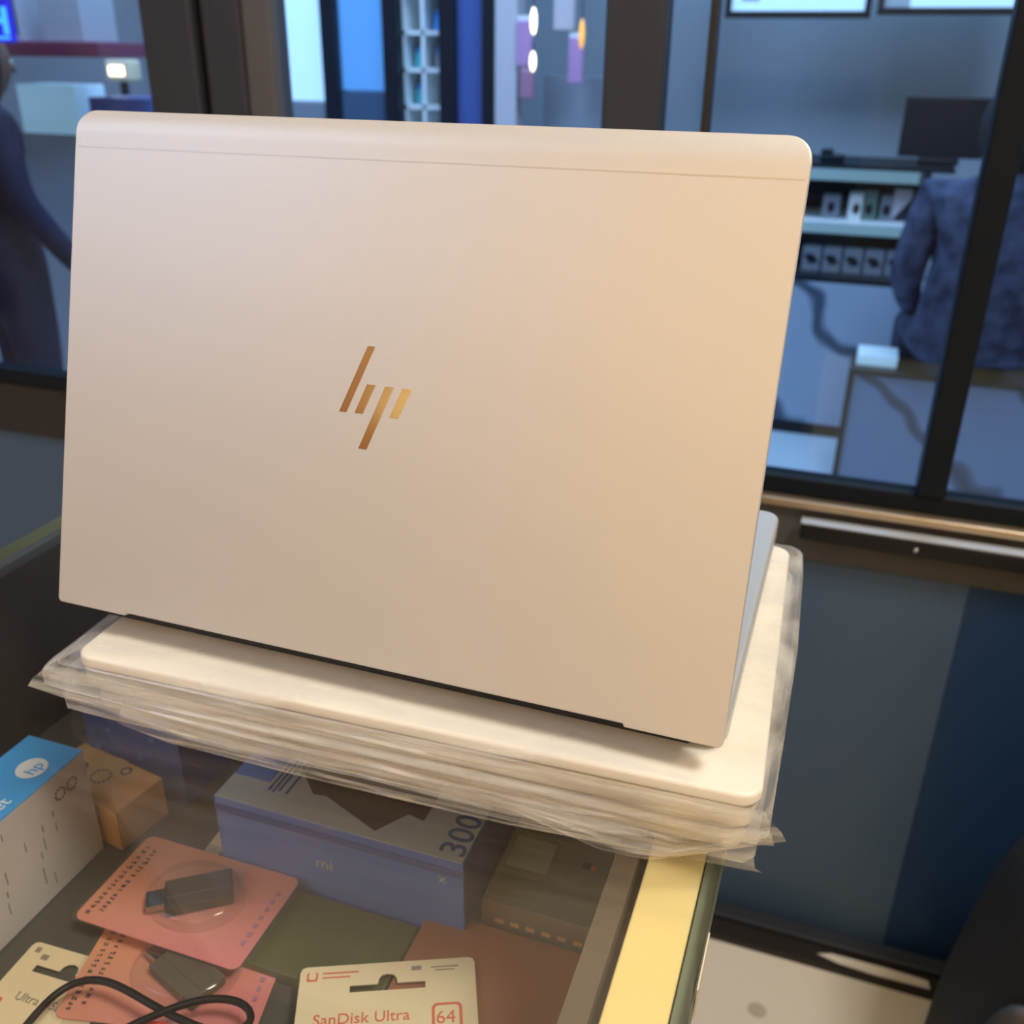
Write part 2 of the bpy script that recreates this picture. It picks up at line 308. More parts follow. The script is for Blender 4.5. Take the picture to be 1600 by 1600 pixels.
# ------------------------------------------------------------------ display counter
TZ = H(-0.304)                                # top of the glass
ctr = thing('display_counter', 'glass topped display counter with pale yellow rail under its right edge', 'display counter', (-0.26, 0.2, 0))
def cb(name, r, m, bevel=None, p=ctr): return box(name, (r[0]+.26, r[1]+.26, r[2]-.2, r[3]-.2, r[4], r[5]), m, p, bevel)
bm = bmesh.new(); bx(bm, -.512+.26, -.0155+.26, -.35-.2, .60-.2, TZ-.008, TZ)
bm.normal_update()
for f in bm.faces: f.material_index = 0 if abs(f.normal.z) > .5 else 1
fin('glass_top', bm, ['glass', 'glass_edge'], ctr)
cb('support_rail', (-.0462, -.0228, -.34, .592, TZ-.036, TZ-.0085), 'yellow', 0.001)
cb('edge_strip', (-.0222, -.0160, -.34, .592, TZ-.030, TZ-.0085), 'glass_edge', 0.0008)
cb('sticker', (-.0156, -.0150, .262, .290, TZ-.028, TZ-.012), 'white')
cb('side_panel', (-.060, -.050, -.34, .59, 0.0, TZ-.0085), 'cab_side')
cb('side_panel', (-.505, -.495, -.34, .59, 0.0, TZ-.0085), 'cab')
cb('end_panel', (-.495, -.060, .58, .59, 0.0, TZ-.0085), 'cab')
cb('end_panel', (-.495, -.060, -.34, -.33, 0.0, TZ-.0085), 'cab')
cb('shelf_board', (-.495, -.060, -.33, .58, H(-.456), H(-.4405)), 'shelf')
cb('base_board', (-.495, -.060, -.33, .58, 0.05, 0.07), 'cab')
SH = H(-.44)

# ------------------------------------------------------------------ open laptop
TOP = H(-0.2613)                              # top of the stack
lap = thing('laptop', 'open silver laptop with mirrored slanted logo, standing on the bagged stack', 'laptop', (-0.1843, 0.43, TOP))
tau = math.radians(17.09); hinge = Vector((-0.0213, 0.3173, H(-0.2472)))
rel = hinge - Vector(lap.location)
lidm = Matrix.Translation(rel) @ Matrix.Rotation(-tau, 4, 'X') @ Matrix.Rotation(PI/2, 4, 'X')
def L3(x, y, z):                               # x along the lid, y up the lid, z out of its back
    return lidm @ Vector((x, y, z))
LW, LH, LT = 0.326, 0.2328, 0.0065
out = rr(-LW, 0, 0, LH, 0.0095, 8, 0.0025)
# the bottom edge steps up by a millimetre between the two hinge covers
out2 = []
for i, p in enumerate(out):
    out2.append(p)
    if i == 26: out2 += [(-0.286, 0.0), (-0.2855, 0.0014), (-0.0405, 0.0014), (-0.040, 0.0)]
bm = bmesh.new(); prism(bm, out2, -LT, 0)
for v0 in (.2215, .2235, .2255, .2275, .2295):
    bmesh.ops.bisect_plane(bm, geom=bm.verts[:]+bm.edges[:]+bm.faces[:], plane_co=(0, v0, 0), plane_no=(0, 1, 0))
for v in bm.verts:
    if v.co.z > -.001 and v.co.y > .2215: v.co.z -= ((v.co.y-.2215)/.0105)**2*.0023
    v.co = L3(*v.co)
bmesh.ops.recalc_face_normals(bm, faces=bm.faces)
lid = fin('lid', bm, 'silver', lap, bevel=0.0016, seg=4)
bm = bmesh.new(); prism(bm, [(-.324, .2157), (-.0015, .2166), (-.0015, .2172), (-.324, .2163)], -0.0004, 0.00006, L3); bmesh.ops.recalc_face_normals(bm, faces=bm.faces); fin('antenna_line', bm, 'silver_line', lid)
for k, q in enumerate(([(-.1690, .1408), (-.1655, .1408), (-.1765, .1118), (-.1800, .1118)],
          [(-.1678, .1248), (-.1638, .1248), (-.1687, .1120), (-.1726, .1120)],
          [(-.1593, .1248), (-.1553, .1248), (-.1655, .0970), (-.1694, .0970)],
          [(-.1512, .1248), (-.1470, .1248), (-.1521, .1120), (-.1562, .1120)])):
    bm = bmesh.new(); prism(bm, q, -0.0004, 0.00018, L3); bmesh.ops.recalc_face_normals(bm, faces=bm.faces); fin('logo_bar', bm, 'chrome', lid)
bm = bmesh.new(); prism(bm, rr(-LW+.004, -.004, .006, LH-.004, .006), -LT-.0006, -LT+.0002, L3); bmesh.ops.recalc_face_normals(bm, faces=bm.faces); scr = fin('screen', bm, 'screen', lid)
# base
bd0 = 0.333-0.43
bm = bmesh.new(); prism(bm, rr(-.163, .163, bd0, bd0+.217, .009), 0.0012, 0.0150); base = fin('base', bm, 'silver_base', lap, bevel=0.0025, seg=4)
box('hinge_barrel', (-.150, .150, bd0-.0065, bd0+.002, .0050, .0130), 'black', lap, .002)  # hinge barrel, made full width and black for the shade under the lid
box('keyboard_well', (-.140, .140, bd0+.045, bd0+.145, .0149, .0153), 'black', base)
bm = bmesh.new()
for r in range(6):
    for c in range(14):
        x = -.138+c*.0197; y = bd0+.047+r*.0163; bx(bm, x, x+.0175, y, y+.014, .0153, .0162)
fin('keys', bm, 'key', base)
box('touchpad', (-.055, .055, bd0+.150, bd0+.208, .0149, .0153), 'silver_line', base)
for sx in (-1, 1):
    for y in (bd0+.02, bd0+.19): box('foot', (sx*.12-.02, sx*.12+.02, y-.004, y+.004, 0.0, .0014), 'rubber', base)

# ------------------------------------------------------------------ bagged laptops
ANG = math.radians(2.2)
px_, py_ = -0.0025, 0.3115                      # near right corner of the stack
def closed_laptop(z, dx, dy, ang, label, m1, m2):
    t = thing('laptop', label, 'laptop', (px_+dx, py_+dy, z), ang, 'closed laptops in clear bags')
    slab('base', rr(-.324, -.002, .002, .226, .008), 0.0, .0105, m2, t, .002, 3)
    slab('lid', rr(-.325, -.001, .001, .227, .009), .0113, .0182, m1, t, .002, 3)
    return t
L1 = closed_laptop(TZ+.0016, -.004, .010, ANG, 'lower closed grey laptop in a clear bag, resting on the counter glass', 'grey_lap', 'grey_lap')
L2 = closed_laptop(TZ+.0230, 0, 0, ANG, 'upper closed pale laptop in a clear bag, directly under the open laptop', 'white_lap', 'grey_lap')

def bag(name, label, z0, z1, dx, dy, mname, seed, xl, flare, topflat):
    """a loose plastic sleeve around a closed laptop: rings of a rounded section swept along x"""
    t = thing(name, label, 'plastic bag', (px_+dx, py_+dy, z0), ANG, 'clear bags around the closed laptops')
    bm = bmesh.new(); rings = []; nx = 150; ns = 84; w, h = 0.231, z1-z0
    for i in range(nx+1):
        u = i/nx; x = xl + (0.0035-xl)*u
        eL = max(0, (-.326-x)/0.022); eR = max(0, (x+0.0005)/0.004)
        hh = h*(1-min(1, eL)*.80)*(1-.25*min(1, eR)); zc = h*(.5-.18*min(1, eL))
        ring = []
        for j in range(ns):
            a = 2*PI*j/ns; ca, sa = math.cos(a), math.sin(a)
            sy = math.copysign(abs(ca)**.13, ca); sz = math.copysign(abs(sa)**.30, sa)
            y = w/2 - .002 + sy*(w/2+.0035)*(1 - .03*min(1, eR)) ; zz = zc + sz*hh/2
            p = Vector((x*14, y*30, zz*60+seed))
            nz = noise.noise(p)*.5 + noise.noise(p*Vector((2.3, 2.1, 2.0)).x)*.3
            front = max(0, -sy)
            y -= front*(0.0014+.0036*nz*(.4+.6*abs(math.cos(a*2))))
            lim = .0004 if sz > .6 else .0
            if sz > .9: zz = min(zz + .0008*nz, h) if topflat else zz
            if eL > 0: y += nz*.006*eL; zz += nz*.004*eL
            if eR > 0: x2 = x + .0006*nz + .0045*max(0, math.sin(min(1, y/w)*PI*.8)) if y > 0 else x
            else: x2 = x
            zz = max(0.0002, min(h, zz))
            ring.append(bm.verts.new((x2, y, zz)))
        rings.append(ring)
    for i in range(nx):
        for j in range(ns):
            bm.faces.new((rings[i][j], rings[i][(j+1) % ns], rings[i+1][(j+1) % ns], rings[i+1][j]))
    bm.faces.new(rings[-1]); bm.faces.new(rings[0][::-1])
    bmesh.ops.recalc_face_normals(bm, faces=bm.faces)
    o = fin('sleeve', bm, mname, t, smooth=True); return t
B1 = bag('plastic_bag', 'lower crumpled clear bag lying on the counter glass', TZ+.0004, TZ+.0215, -.004, .010, 'bag2', 3.1, -.334, 1, False)
B2 = bag('plastic_bag', 'upper crumpled clear bag, its left end pinched into a point', TZ+.0217, TOP-.0002, 0, 0, 'bag', 8.4, -.337, 1, True)

def sheet(name, P, m, parent, seed, amp=.0012, n=60):
    """crumpled plastic patch between four corner curves; P is a 2-D grid of control points"""
    R, Cc = len(P), len(P[0])
    def samp(u, v):
        a = u*(R-1); b = v*(Cc-1); i = min(int(a), R-2); j = min(int(b), Cc-2); fu, fv = a-i, b-j
        fu = fu*fu*(3-2*fu); 
        return (P[i][j]*(1-fv)+P[i][j+1]*fv)*(1-fu) + (P[i+1][j]*(1-fv)+P[i+1][j+1]*fv)*fu
    bm = bmesh.new(); g = []
    for i in range(n+1):
        row = []
        for j in range(n*2+1):
            q = samp(i/n, j/(2*n)); k = noise.noise(q*55+Vector((seed, 0, 0)))+.6*noise.noise(q*130+Vector((0, seed, 0)))
            cr = sum(h_*math.exp(-((i/n - v0 - .05*math.sin(j/n*2.2+seed*p_))/w_)**2) for v0, w_, h_, p_ in ((.18, .025, .0016, 1), (.42, .018, .0013, 2), (.62, .03, .0018, .5), (.84, .02, .0013, 1.7)))
            row.append(bm.verts.new(q + Vector((0, -k*amp*.6-cr*math.sin(PI*j/(2*n)), k*amp*.5))))
        g.append(row)
    for i in range(n):
        for j in range(2*n): bm.faces.new((g[i][j], g[i+1][j], g[i+1][j+1], g[i][j+1]))
    o = fin(name, bm, m, parent, smooth=True)
    return o
V = Vector
# flap at the left end, pulled to a point (in the bag's own frame)
ht = TOP-TZ-.0217
sheet('end_flap', [[V((-.322, .004, ht)), V((-.325, .07, ht-.001)), V((-.325, .15, ht-.001)), V((-.325, .20, ht-.002))],
                   [V((-.336, -.006, ht-.007)), V((-.334, .06, ht-.004)), V((-.333, .14, ht-.006)), V((-.333, .19, ht-.008))],
                   [V((-.344, -.009, ht-.015)), V((-.336, .05, ht-.010)), V((-.336, .13, ht-.012)), V((-.336, .18, ht-.012))]], 'bag', B2, 5, .0018)
# hanging skirt of loose plastic in front, longest at its right
sheet('front_flap', [[V((-.335, -.0055, ht-.006)), V((-.25, -.005, ht-.004)), V((-.16, -.005, ht-.003)), V((-.08, -.005, ht-.003)), V((.001, -.003, ht-.004))],
                     [V((-.343, -.009, ht-.014)), V((-.25, -.009, ht-.016)), V((-.16, -.009, ht-.016)), V((-.08, -.009, ht-.017)), V((.005, -.006, ht-.014))],
                     [V((-.345, -.010, ht-.017)), V((-.25, -.009, ht-.029)), V((-.16, -.009, ht-.028)), V((-.085, -.010, ht-.031)), V((.006, -.004, ht-.019))]], 'bag', B2, 11, .0016)
sheet('corner_flap', [[V((-.115, -.0105, ht-.010)), V((-.06, -.0105, ht-.008)), V((-.03, -.009, ht-.007)), V((.002, -.004, ht-.006))],
                      [V((-.118, -.0125, ht-.018)), V((-.06, -.013, ht-.024)), V((-.03, -.013, ht-.022)), V((.008, -.001, ht-.014))],
                      [V((-.10, -.012, ht-.023)), V((-.06, -.0125, ht-.034)), V((-.04, -.012, ht-.033)), V((.0105, .000, ht-.019))]], 'bag', B2, 23, .0012)
sheet('front_flap', [[V((-.30, -.005, .016)), V((-.2, -.0055, .013)), V((-.1, -.005, .012)), V((.002, -.005, .012))],
                     [V((-.30, -.011, .006)), V((-.2, -.012, .005)), V((-.1, -.012, .005)), V((.004, -.008, .004))],
                     [V((-.27, -.012, .002)), V((-.2, -.013, .0012)), V((-.1, -.013, .0012)), V((.0075, -.007, .0014))]], 'bag2', B1, 31, .0010)

# ------------------------------------------------------------------ things on the shelf under the glass
# tall blue and white cartridge box
t = thing('cartridge_box', 'tall white box with sky blue top and round white emblem, under the glass', 'box', (-.398, .24, SH))
box('carton', (-.0195, .0195, -.11, .1005, 0, .0735), 'boxside', t, .0006)
tp = box('top_panel', (-.0195, .0195, -.11, .1005, .0736, .0742), 'hpblue', t)
cir = slab('emblem', [(.0085*math.cos(a*PI/14), .0085*math.sin(a*PI/14)) for a in range(28)], .07425, .0744, 'whiteink', t); cir.location = (.004, .078, 0)
text('emblem_letters', 'hp', .010, T(.009, .073, .0745, PI/2), 'hpblue', cir).location = (-.004, -.078, 0)
text('top_text', 'HP', .022, T(.008, -.005, .0743, PI/2), 'whiteink', t)
text('top_text', 'LaserJet', .011, T(.014, .018, .0743, PI/2), 'whiteink', t)
rs = []
for c in range(30):
    y0 = -.10+c*.0062; z = .066
    while z > .012:
        l = random.uniform(.004, .012)
        if random.random() < .5 and y0 < .070: yq = y0+random.uniform(0, .004); rs.append((.0196, .0198, yq, yq+random.uniform(.0005, .0012), z-l, z))
        z -= l+random.uniform(.002, .007)
boxes('side_print', rs, 'greyink', t)
ring = []
for (yy_, zz_, rr_) in ((.088, .060, .0035), (.079, .060, .0035)):
    for k in range(10): a = k*PI/5; ring.append((.0196, .0198, yy_+rr_*math.cos(a)-.0006, yy_+rr_*math.cos(a)+.0006, zz_+rr_*math.sin(a)-.0006, zz_+rr_*math.sin(a)+.0006))
boxes('side_symbols', ring, 'ink', t)
# kraft box
t = thing('kraft_box', 'small brown kraft cardboard box beside the blue topped box', 'box', (-.402, .372, SH), math.radians(-9))
box('carton', (-.030, .040, -.024, .013, 0, .029), 'kraft', t, .0006)
ring = []
for (a0, b0, r0) in ((.006, -.005, .006), (-.012, -.004, .003), (.016, .006, .003)):
    for k in range(14): a = k*PI/7; ring.append((a0+r0*math.cos(a)-.0007, a0+r0*math.cos(a)+.0007, b0+r0*math.sin(a)-.0007, b0+r0*math.sin(a)+.0007))
pris_on('printed_marks', ring, .0291, 'ink', t)
boxes('tape', [(.002, .010, -.0242, .0132, .0289, .0292)], 'kraft', t)
# navy box behind
t = thing('navy_box', 'dark navy cardboard box standing behind the kraft box', 'box', (-.388, .42, SH))
box('carton', (-.036, .036, -.033, .05, 0, .10), 'navybox', t, .0006)
rs = [(-.030+i*.011, -.026+i*.011, -.0333, -.0331, .030+(i % 3)*.016, .034+(i % 3)*.016) for i in range(6)]
pm = [box('side_print', q, 'bluebox', t) for q in rs]
# blue and grey "300" box
t = thing('network_box', 'long slate blue box with pale grey top printed 300', 'box', (-.2225, .40, SH))
box('carton', (-.0765, .0765, -.05, .05, 0, .057), 'bluebox', t, .0005)
box('top_panel', (-.0760, .0755, -.0495, .05, .0571, .0577), 'greytop', t)
pris_on('top_corner_print', [(-.0758, -.052, -.030, .05)], .05775, 'bluebox', t)
text('top_number', '300', .021, T(.0745, -.0465, .0578, PI/2), 'blueink', t, bold=.0002)
bm = bmesh.new(); prism(bm, [(-.042, -.012), (-.024, -.030), (-.016, -.029), (.022, -.044), (.034, -.026), (.044, -.028), (.044, .04), (-.03, .04)], .05775, .0579); fin('product_picture', bm, 'brownpic', t)
rs = [(x, x+.0014, -.038+random.uniform(0, .004), random.uniform(-.016, .004)) for x in (-.050, -.047, -.044, -.039)]
pris_on('top_text', rs, .0578, 'blueink', t)
boxes('band', [(-.0767, .0767, -.0502, -.0500, .047, .052)], 'navybox', t)
text('front_text', 'mi', .011, T(-.013, -.0502, .026, 0, PI/2), 'greytop', t)
text('front_text', 'x', .009, T(.062, -.0502, .041, 0, PI/2), 'greytop', t)
# green grey device box at the right
t = thing('device_box', 'low green-grey box with small white picture, beside the slate blue box', 'box', (-.104, .405, SH))
box('carton', (-.038, .038, -.040, .05, 0, .020), 'beige', t, .0005)
box('top_panel', (-.0375, .0375, -.0395, .0495, .0201, .0206), 'greengrey', t)
pris_on('top_picture', [(-.034, -.010, -.012, .012)], .0207, 'greytop', t)
pris_on('top_mark', [(.008, .013, .0, .005)], .0207, 'ink', t); pris_on('top_mark', [(.013, .016, .0, .003)], .0207, 'redink', t)
boxes('front_print', [(-.03+i*.009, -.025+i*.009, -.0403, -.0401, .006, .009) for i in range(7)], 'kraft', t)
# flat packets
t = box('flat_packet', (-.052, .049, -.042, .040, 0, .010), 'rust', None, .001); t.location = (-.1175, .318, SH); tag(t, 'flat rust-brown packet in front of the green-grey box', 'packet')
t = box('flat_packet', (-.052, .052, -.035, .035, 0, .009), 'olive', None, .001); t.location = (-.1155, .238, SH); tag(t, 'olive yellow packet at the bottom right inside the case', 'packet')
t = box('flat_packet', (-.040, .040, -.026, .026, 0, .008), 'green', None, .001); t.location = (-.2115, .320, SH); tag(t, 'dark green packet in front of the slate blue box', 'packet')
t = box('leaflet', (-.004, .006, -.035, .035, 0, .003), 'cream', None); t.location = (-.316, .385, SH); t.rotation_euler = (0, 0, math.radians(4)); tag(t, 'narrow cream leaflet lying between kraft box and slate blue box', 'leaflet')

def hang_card(name, label, w, h, loc, rz, m='cream'):
    """retail card with a cut out hanging hole, top edge at y = 0"""
    t = thing(name, label, 'card', loc, rz, None)
    bm = bmesh.new(); o2 = rr(-w/2, w/2, -h, 0, .003, 5)
    # card face with euro slot: strips around the slot
    s0, s1, y0, y1 = -.019, .019, -.0165, -.0125
    prism(bm, [(-w/2, -.003), (-w/2, -h), (s0, -h), (s0, 0), (-w/2+.003, 0)][::-1] if False else [(s0, 0), (-w/2+.003, 0), (-w/2+.0009, -.0009), (-w/2, -.003), (-w/2, -h), (s0, -h)], 0, .0006)
    prism(bm, [(s1, -h), (w/2, -h), (w/2, -.003), (w/2-.0009, -.0009), (w/2-.003, 0), (s1, 0)], 0, .0006)
    prism(bm, [(s0, -h), (s1, -h), (s1, y0), (s0, y0)], 0, .0006)
    prism(bm, [(s0, y1), (-.005, y1), (-.0045, y1+.003), (-.003, y1+.005), (0, y1+.0058), (0, 0), (s0, 0)], 0, .0006)
    prism(bm, [(.005, y1), (s1, y1), (s1, 0), (0, 0), (0, y1+.0058), (.003, y1+.005), (.0045, y1+.003)], 0, .0006)
    bmesh.ops.recalc_face_normals(bm, faces=bm.faces)
    fin('card', bm, m, t); return t
a = math.atan2(.334-.297, .081)
t = hang_card('hanging_card', 'cream retail card with red print and hanging slot, at the bottom centre', .089, .11, (-.1745, .3155, SH+.0125), a)
text('card_title', 'SanDisk Ultra', .0085, T(-.036, -.034, .0008), 'redink', t)
slab('logo_square', rr(-.041, -.0355, -.0088, -.0035, .001, 3), .0006, .0008, 'redink', t)
slab('logo_square', rr(-.040, -.0365, -.0078, -.0035, .001, 3), .0008, .0009, 'cream', t)
pris_on('small_print', [(-.033, -.015, -.005, -.0042), (-.033, -.019, -.0075, -.0068)], .0007, 'redink', t)
pris_on('small_print', [(.012, .017, -.006, -.0035), (.022, .036, -.0052, -.0045), (.024, .034, -.0070, -.0064)], .0007, 'greyink', t)
cp = slab('capacity_frame', rr(.022, .037, -.045, -.026, .003, 4), .0006, .0008, 'redink', t)
slab('capacity_field', rr(.0235, .0355, -.045, -.0275, .002, 4), .0008, .0009, 'cream', t)
text('capacity_text', '64', .010, T(.0238, -.0375, .0010), 'redink', t)
t = hang_card('hanging_card', 'cream retail card at the bottom left corner of the case, half under blister pack', .060, .11, (-.3345, .2725, SH+.001), math.radians(3))
slab('capacity_frame', rr(.008, .026, -.022, -.006, .0015, 3), .0006, .0008, 'redink', t)
slab('capacity_field', rr(.0095, .0245, -.0205, -.0075, .001, 3), .0008, .0009, 'cream', t)
text('capacity_text', '64', .009, T(.0105, -.0175, .0010), 'redink', t)
text('card_title', 'Ultra USB Card', .0068, T(-.016, -.033, .0008), 'greyink', t)
pris_on('small_print', [(-.026, -.023, -.006, -.003), (-.020, -.016, -.009, -.006)], .0007, 'greyink', t)
slab('red_mark', rr(-.026, -.021, -.040, -.034, .001, 3), .0006, .0008, 'redink', t)

# blister packs
def blister(loc, rz, label, dark):
    t = thing('blister_pack', label, 'blister pack', loc, rz, 'orange and pink blister packs')
    slab('backing_card', rr(-.0515, .0515, -.0325, .0325, .005, 6), 0, .0006, 'pink', t)
    film('clear_sleeve', rr(-.0535, .0555, -.0345, .0385, .006, 6), .0009, 'clear', t)
    rows = []
    for k in range(2):                       # text runs down the left edge of the card
        x = -.0470+k*.0062; y = -.028+.004*k
        while y < .024:
            l = random.uniform(.0010, .0026)
            for q in range(2): rows.append((x+q*.0014, x+q*.0014+random.uniform(.0006, .0013), y, y+l*random.uniform(.5, 1)))
            y += l+random.uniform(.0010, .0024)
    pris_on('printed_text', rows, .0009+.00005, 'ink', t)
    pris_on('printed_text', [(.044, .0462, -.018+i*.0058, -.0152+i*.0058) for i in range(7)], .0009+.00005, 'mauve', t)
    # domed bubble
    bm = bmesh.new(); n = 40; prof = [(.0285, .0009), (.0280, .0030), (.0268, .0060), (.0250, .0078), (.022, .0085), (.010, .0088)]
    rg = [[bm.verts.new((r*1.0*math.cos(2*PI*i/n), r*.82*math.sin(2*PI*i/n), z)) for i in range(n)] for r, z in prof]
    for p, q in zip(rg, rg[1:]):
        for i in range(n): bm.faces.new((p[i], p[(i+1) % n], q[(i+1) % n], q[i]))
    bm.faces.new(rg[-1]); bb = fin('bubble', bm, 'clear', t, smooth=True); bb.location = (.004, .001, 0)
    return t
def adapter(loc, rz, label, m):
    d = thing('usb_adapter', label, 'adapter', loc, rz)
    box('body', (-.0175, .0185, -.0105, .0105, 0, .0066), m, d, .0008, 3)
    box('plug', (-.0275, -.0166, -.0060, .0060, .0012, .0056), 'metal', d, .0005)
    box('seam', (-.0164, .0166, -.0030, -.0026, .0066, .00675), 'ink', d)
    box('plug_insert', (-.0280, -.0274, -.0048, .0048, .0018, .0032), 'black', d)
    return d
blister((-.297, .316, SH+.0125), math.radians(0.5), 'upper orange-pink blister pack holding a dark adapter under a clear bubble', 1)
adapter((-.292, .318, SH+.0137), math.radians(36), 'dark brown plug-in adapter inside the upper blister pack', 'brownplastic')
blister((-.279, .280, SH+.0022), math.radians(13), 'lower orange-pink blister pack, mostly covered by the one above', 0)
adapter((-.272, .278, SH+.0035), math.radians(-18), 'dull brown adapter inside the lower blister pack, partly covered', 'cab_side')
# red-labelled bag with cable
t = thing('cable_packet', 'clear packet with red label at the bottom edge of the case', 'packet', (-.268, .228, SH+.0005))
film('pouch', rr(-.048, .040, -.045, .018, .006), .0018, 'clear', t)
slab('red_disc', [(.013*math.cos(a*PI/16), .011*math.sin(a*PI/16)) for a in range(32)], .0007, .0012, 'red', t).location = (.008, .008, .0118)
text('disc_letter', 'S', .014, T(.006, .006, .0131, math.radians(-60)), 'whiteink', t)
slab('paper_insert', rr(-.030, .004, -.04, .010, .003), .0007, .0010, 'olive', t)
cz = SH+.0165
cb_ = tube('cable', [(-.318, .205, cz), (-.322, .232, cz), (-.318, .2495, cz), (-.300, .2555, cz+.001), (-.272, .2500, cz+.002), (-.2450, .2480, cz), (-.2250, .2500, cz), (-.2180, .2600, cz), (-.2290, .2690, cz), (-.2480, .2620, cz+.003), (-.2660, .2440, cz+.003), (-.285, .222, cz), (-.300, .198, cz)], .0019, 'black')
tag(cb_, 'thin black cable looped over the lower blister pack', 'cable')

# ------------------------------------------------------------------ black bag at the right edge
t = thing('fabric_bag', 'black fabric bag with grey side pocket at the right edge, in front of window', 'bag', (0.468, .90, .0065))
bm = bmesh.new()
secs = [(0, .245, .13), (.05, .255, .14), (.20, .245, .14), (.38, .225, .13), (.445, .215, .12), (.49, .185, .10), (.54, .155, .09), (.60, .12, .07), (.62, .06, .04)]
rg = []
for z, rx, ry in secs:
    rg.append([bm.verts.new((rx*math.copysign(abs(math.cos(q))**.55, math.cos(q)) + .010*noise.noise(Vector((q*2, z*9, 0))), ry*math.copysign(abs(math.sin(q))**.55, math.sin(q)), z)) for q in [2*PI*i/40 for i in range(40)]])
for p, q in zip(rg, rg[1:]):
    for i in range(40): bm.faces.new((p[i], p[(i+1) % 40], q[(i+1) % 40], q[i]))
bm.faces.new(rg[-1]); bm.faces.new(rg[0][::-1]); o = fin('bag_body', bm, 'fabric', t, smooth=True); o.modifiers.new('s', 'SUBSURF').levels = 1
bm = bmesh.new(); bmesh.ops.create_uvsphere(bm, u_segments=20, v_segments=14, radius=1)
for v in bm.verts: v.co = Vector((v.co.x*.03, v.co.y*.02, v.co.z*.075))
o = fin('side_pocket', bm, 'greyfabric', t, smooth=True); o.location = (-.205, -.115, .31)
tube('piping', [(-.175, -.150, .03), (-.172, -.152, .15), (-.168, -.148, .30), (-.160, -.138, .42), (-.15, -.11, .50)], .003, 'greyfabric', t)  # thin grey tube standing in for the vertical highlight on the bag

# ------------------------------------------------------------------ across the corridor, right
t = thing('marble_counter', 'marble fronted counter with dark base across the corridor', 'counter', (-.2, 3.45, -.005))
box('front', (-.45, .9, 0, .45, .05, .55), 'marble', t, .003); box('plinth', (-.45, .9, .02, .43, 0, .05), 'dark_frame', t)
t = thing('display_cabinet', 'open display cabinet with lit shelves on the marble counter', 'display cabinet', (-.2, 3.45, .545))
boxes('carcass', [(-.40, .375, 0, .30, 0, .022), (-.40, .44, 0, .32, .362, .376), (.350, .375, 0, .30, .022, .362), (-.40, -.385, 0, .30, .022, .362), (-.385, .35, .29, .30, .022, .362)], 'blackgloss', t, .001)
box('shelf_board', (-.385, .35, .02, .29, .190, .197), 'white_shelf', t)
box('light_strip', (-.385, .35, .255, .27, .300, .358), 'led', t); box('light_strip', (-.385, .35, .255, .27, .122, .186), 'led', t)
cabx = [(-.115, .055, 'greybox', 'grey', .085), (-.035, .050, 'white_shelf', 'white', .095), (.005, .046, 'greenbox', 'green', .100), (.060, .04, 'greybox', 'grey', .09), (.105, .055, 'column', 'pale', .112)]
for i, (x, w_, m, cn, h_) in enumerate(cabx):
    side = ('dark grey box at the left end of the upper lit shelf', 'white box with dark round print on the upper lit shelf', 'green box standing on the upper lit shelf', 'narrow grey box right of the green one on the upper shelf', 'pale box with dark diagonal print at right of the upper shelf')[i]
    b = thing('small_box', side, 'box', (x, 3.56, .7425), 0, 'boxes on the upper lit shelf')
    box('carton', (-w_/2, w_/2, -.03, .03, 0, h_-.012), m, b, .001)
    if i == 4:
        bm = bmesh.new(); prism(bm, [(-.026, .005), (.026, .005), (.026, .075)], 0, .001, lambda x, y, z: (x, -.0302-z, y)); fin('print', bm, 'navycloth', b)
    else:
        bm = bmesh.new(); prism(bm, [(.012*math.cos(a*PI/8), .035+.018*math.sin(a*PI/8)) for a in range(16)], 0, .001, lambda x, y, z: (x, -.0302-z, y)); fin('print', bm, 'blackgloss', b)
for i in range(5):
    b = thing('phone_box', ('leftmost of the five boxes with dark diamond print on the lower shelf', 'second diamond print box from the left on the lower shelf', 'middle one of five diamond print boxes on the lower shelf', 'second diamond print box from the right on the lower shelf', 'rightmost of the five boxes with dark diamond print on the lower shelf')[i], 'box', (-.155+i*.0675, 3.55, .567+.0005), 0, 'diamond print boxes on the lower shelf')
    box('carton', (-.030, .030, -.03, .03, 0, .078), 'greybox', b, .001)
    bm = bmesh.new(); prism(bm, [(-.025, .050), (-.004, .024), (.024, .030), (.010, .054), (-.012, .058)], 0, .001, lambda x, y, z: (x, -.0302-z, y)); fin('print', bm, 'blackgloss', b)
t = thing('monitor', 'dark monitor standing on top of the display cabinet', 'monitor', (.19, 3.58, .9225))
box('screen', (-.125, .125, -.012, .012, .02, .20), 'blackgloss', t, .004); box('stand', (-.06, .06, -.04, .04, 0, .02), 'blackgloss', t, .003)
t = thing('desk_telephone', 'small dark object on top of the display cabinet, left of the monitor', 'desk object', (-.140, 3.52, .9225))
box('body', (-.03, .045, -.03, .03, 0, .022), 'blackgloss', t, .004); box('raised_part', (-.03, .008, -.02, .02, .0225, .038), 'blackgloss', t, .004)
t = thing('marble_bench', 'low black framed marble box bench on the corridor floor', 'bench', (.40, 3.0, -.005))
box('core', (-.370, .40, .008, .22, .006, .375), 'marble2', t)
boxes('frame', [(-.378, .42, 0, .225, .375, .393), (-.378, -.360, 0, .02, 0, .375), (-.10, -.075, 0, .02, 0, .375), (-.378, .42, 0, .02, 0, .015)], 'blackgloss', t, .002)
b = box('tray', (-.055, .06, -.05, .06, 0, .035), 'led', None, .003); b.location = (.095, 3.09, .389); tag(b, 'pale glowing tray on the left end of the marble bench', 'tray')  # brightness put in as emission; the tray is no lamp
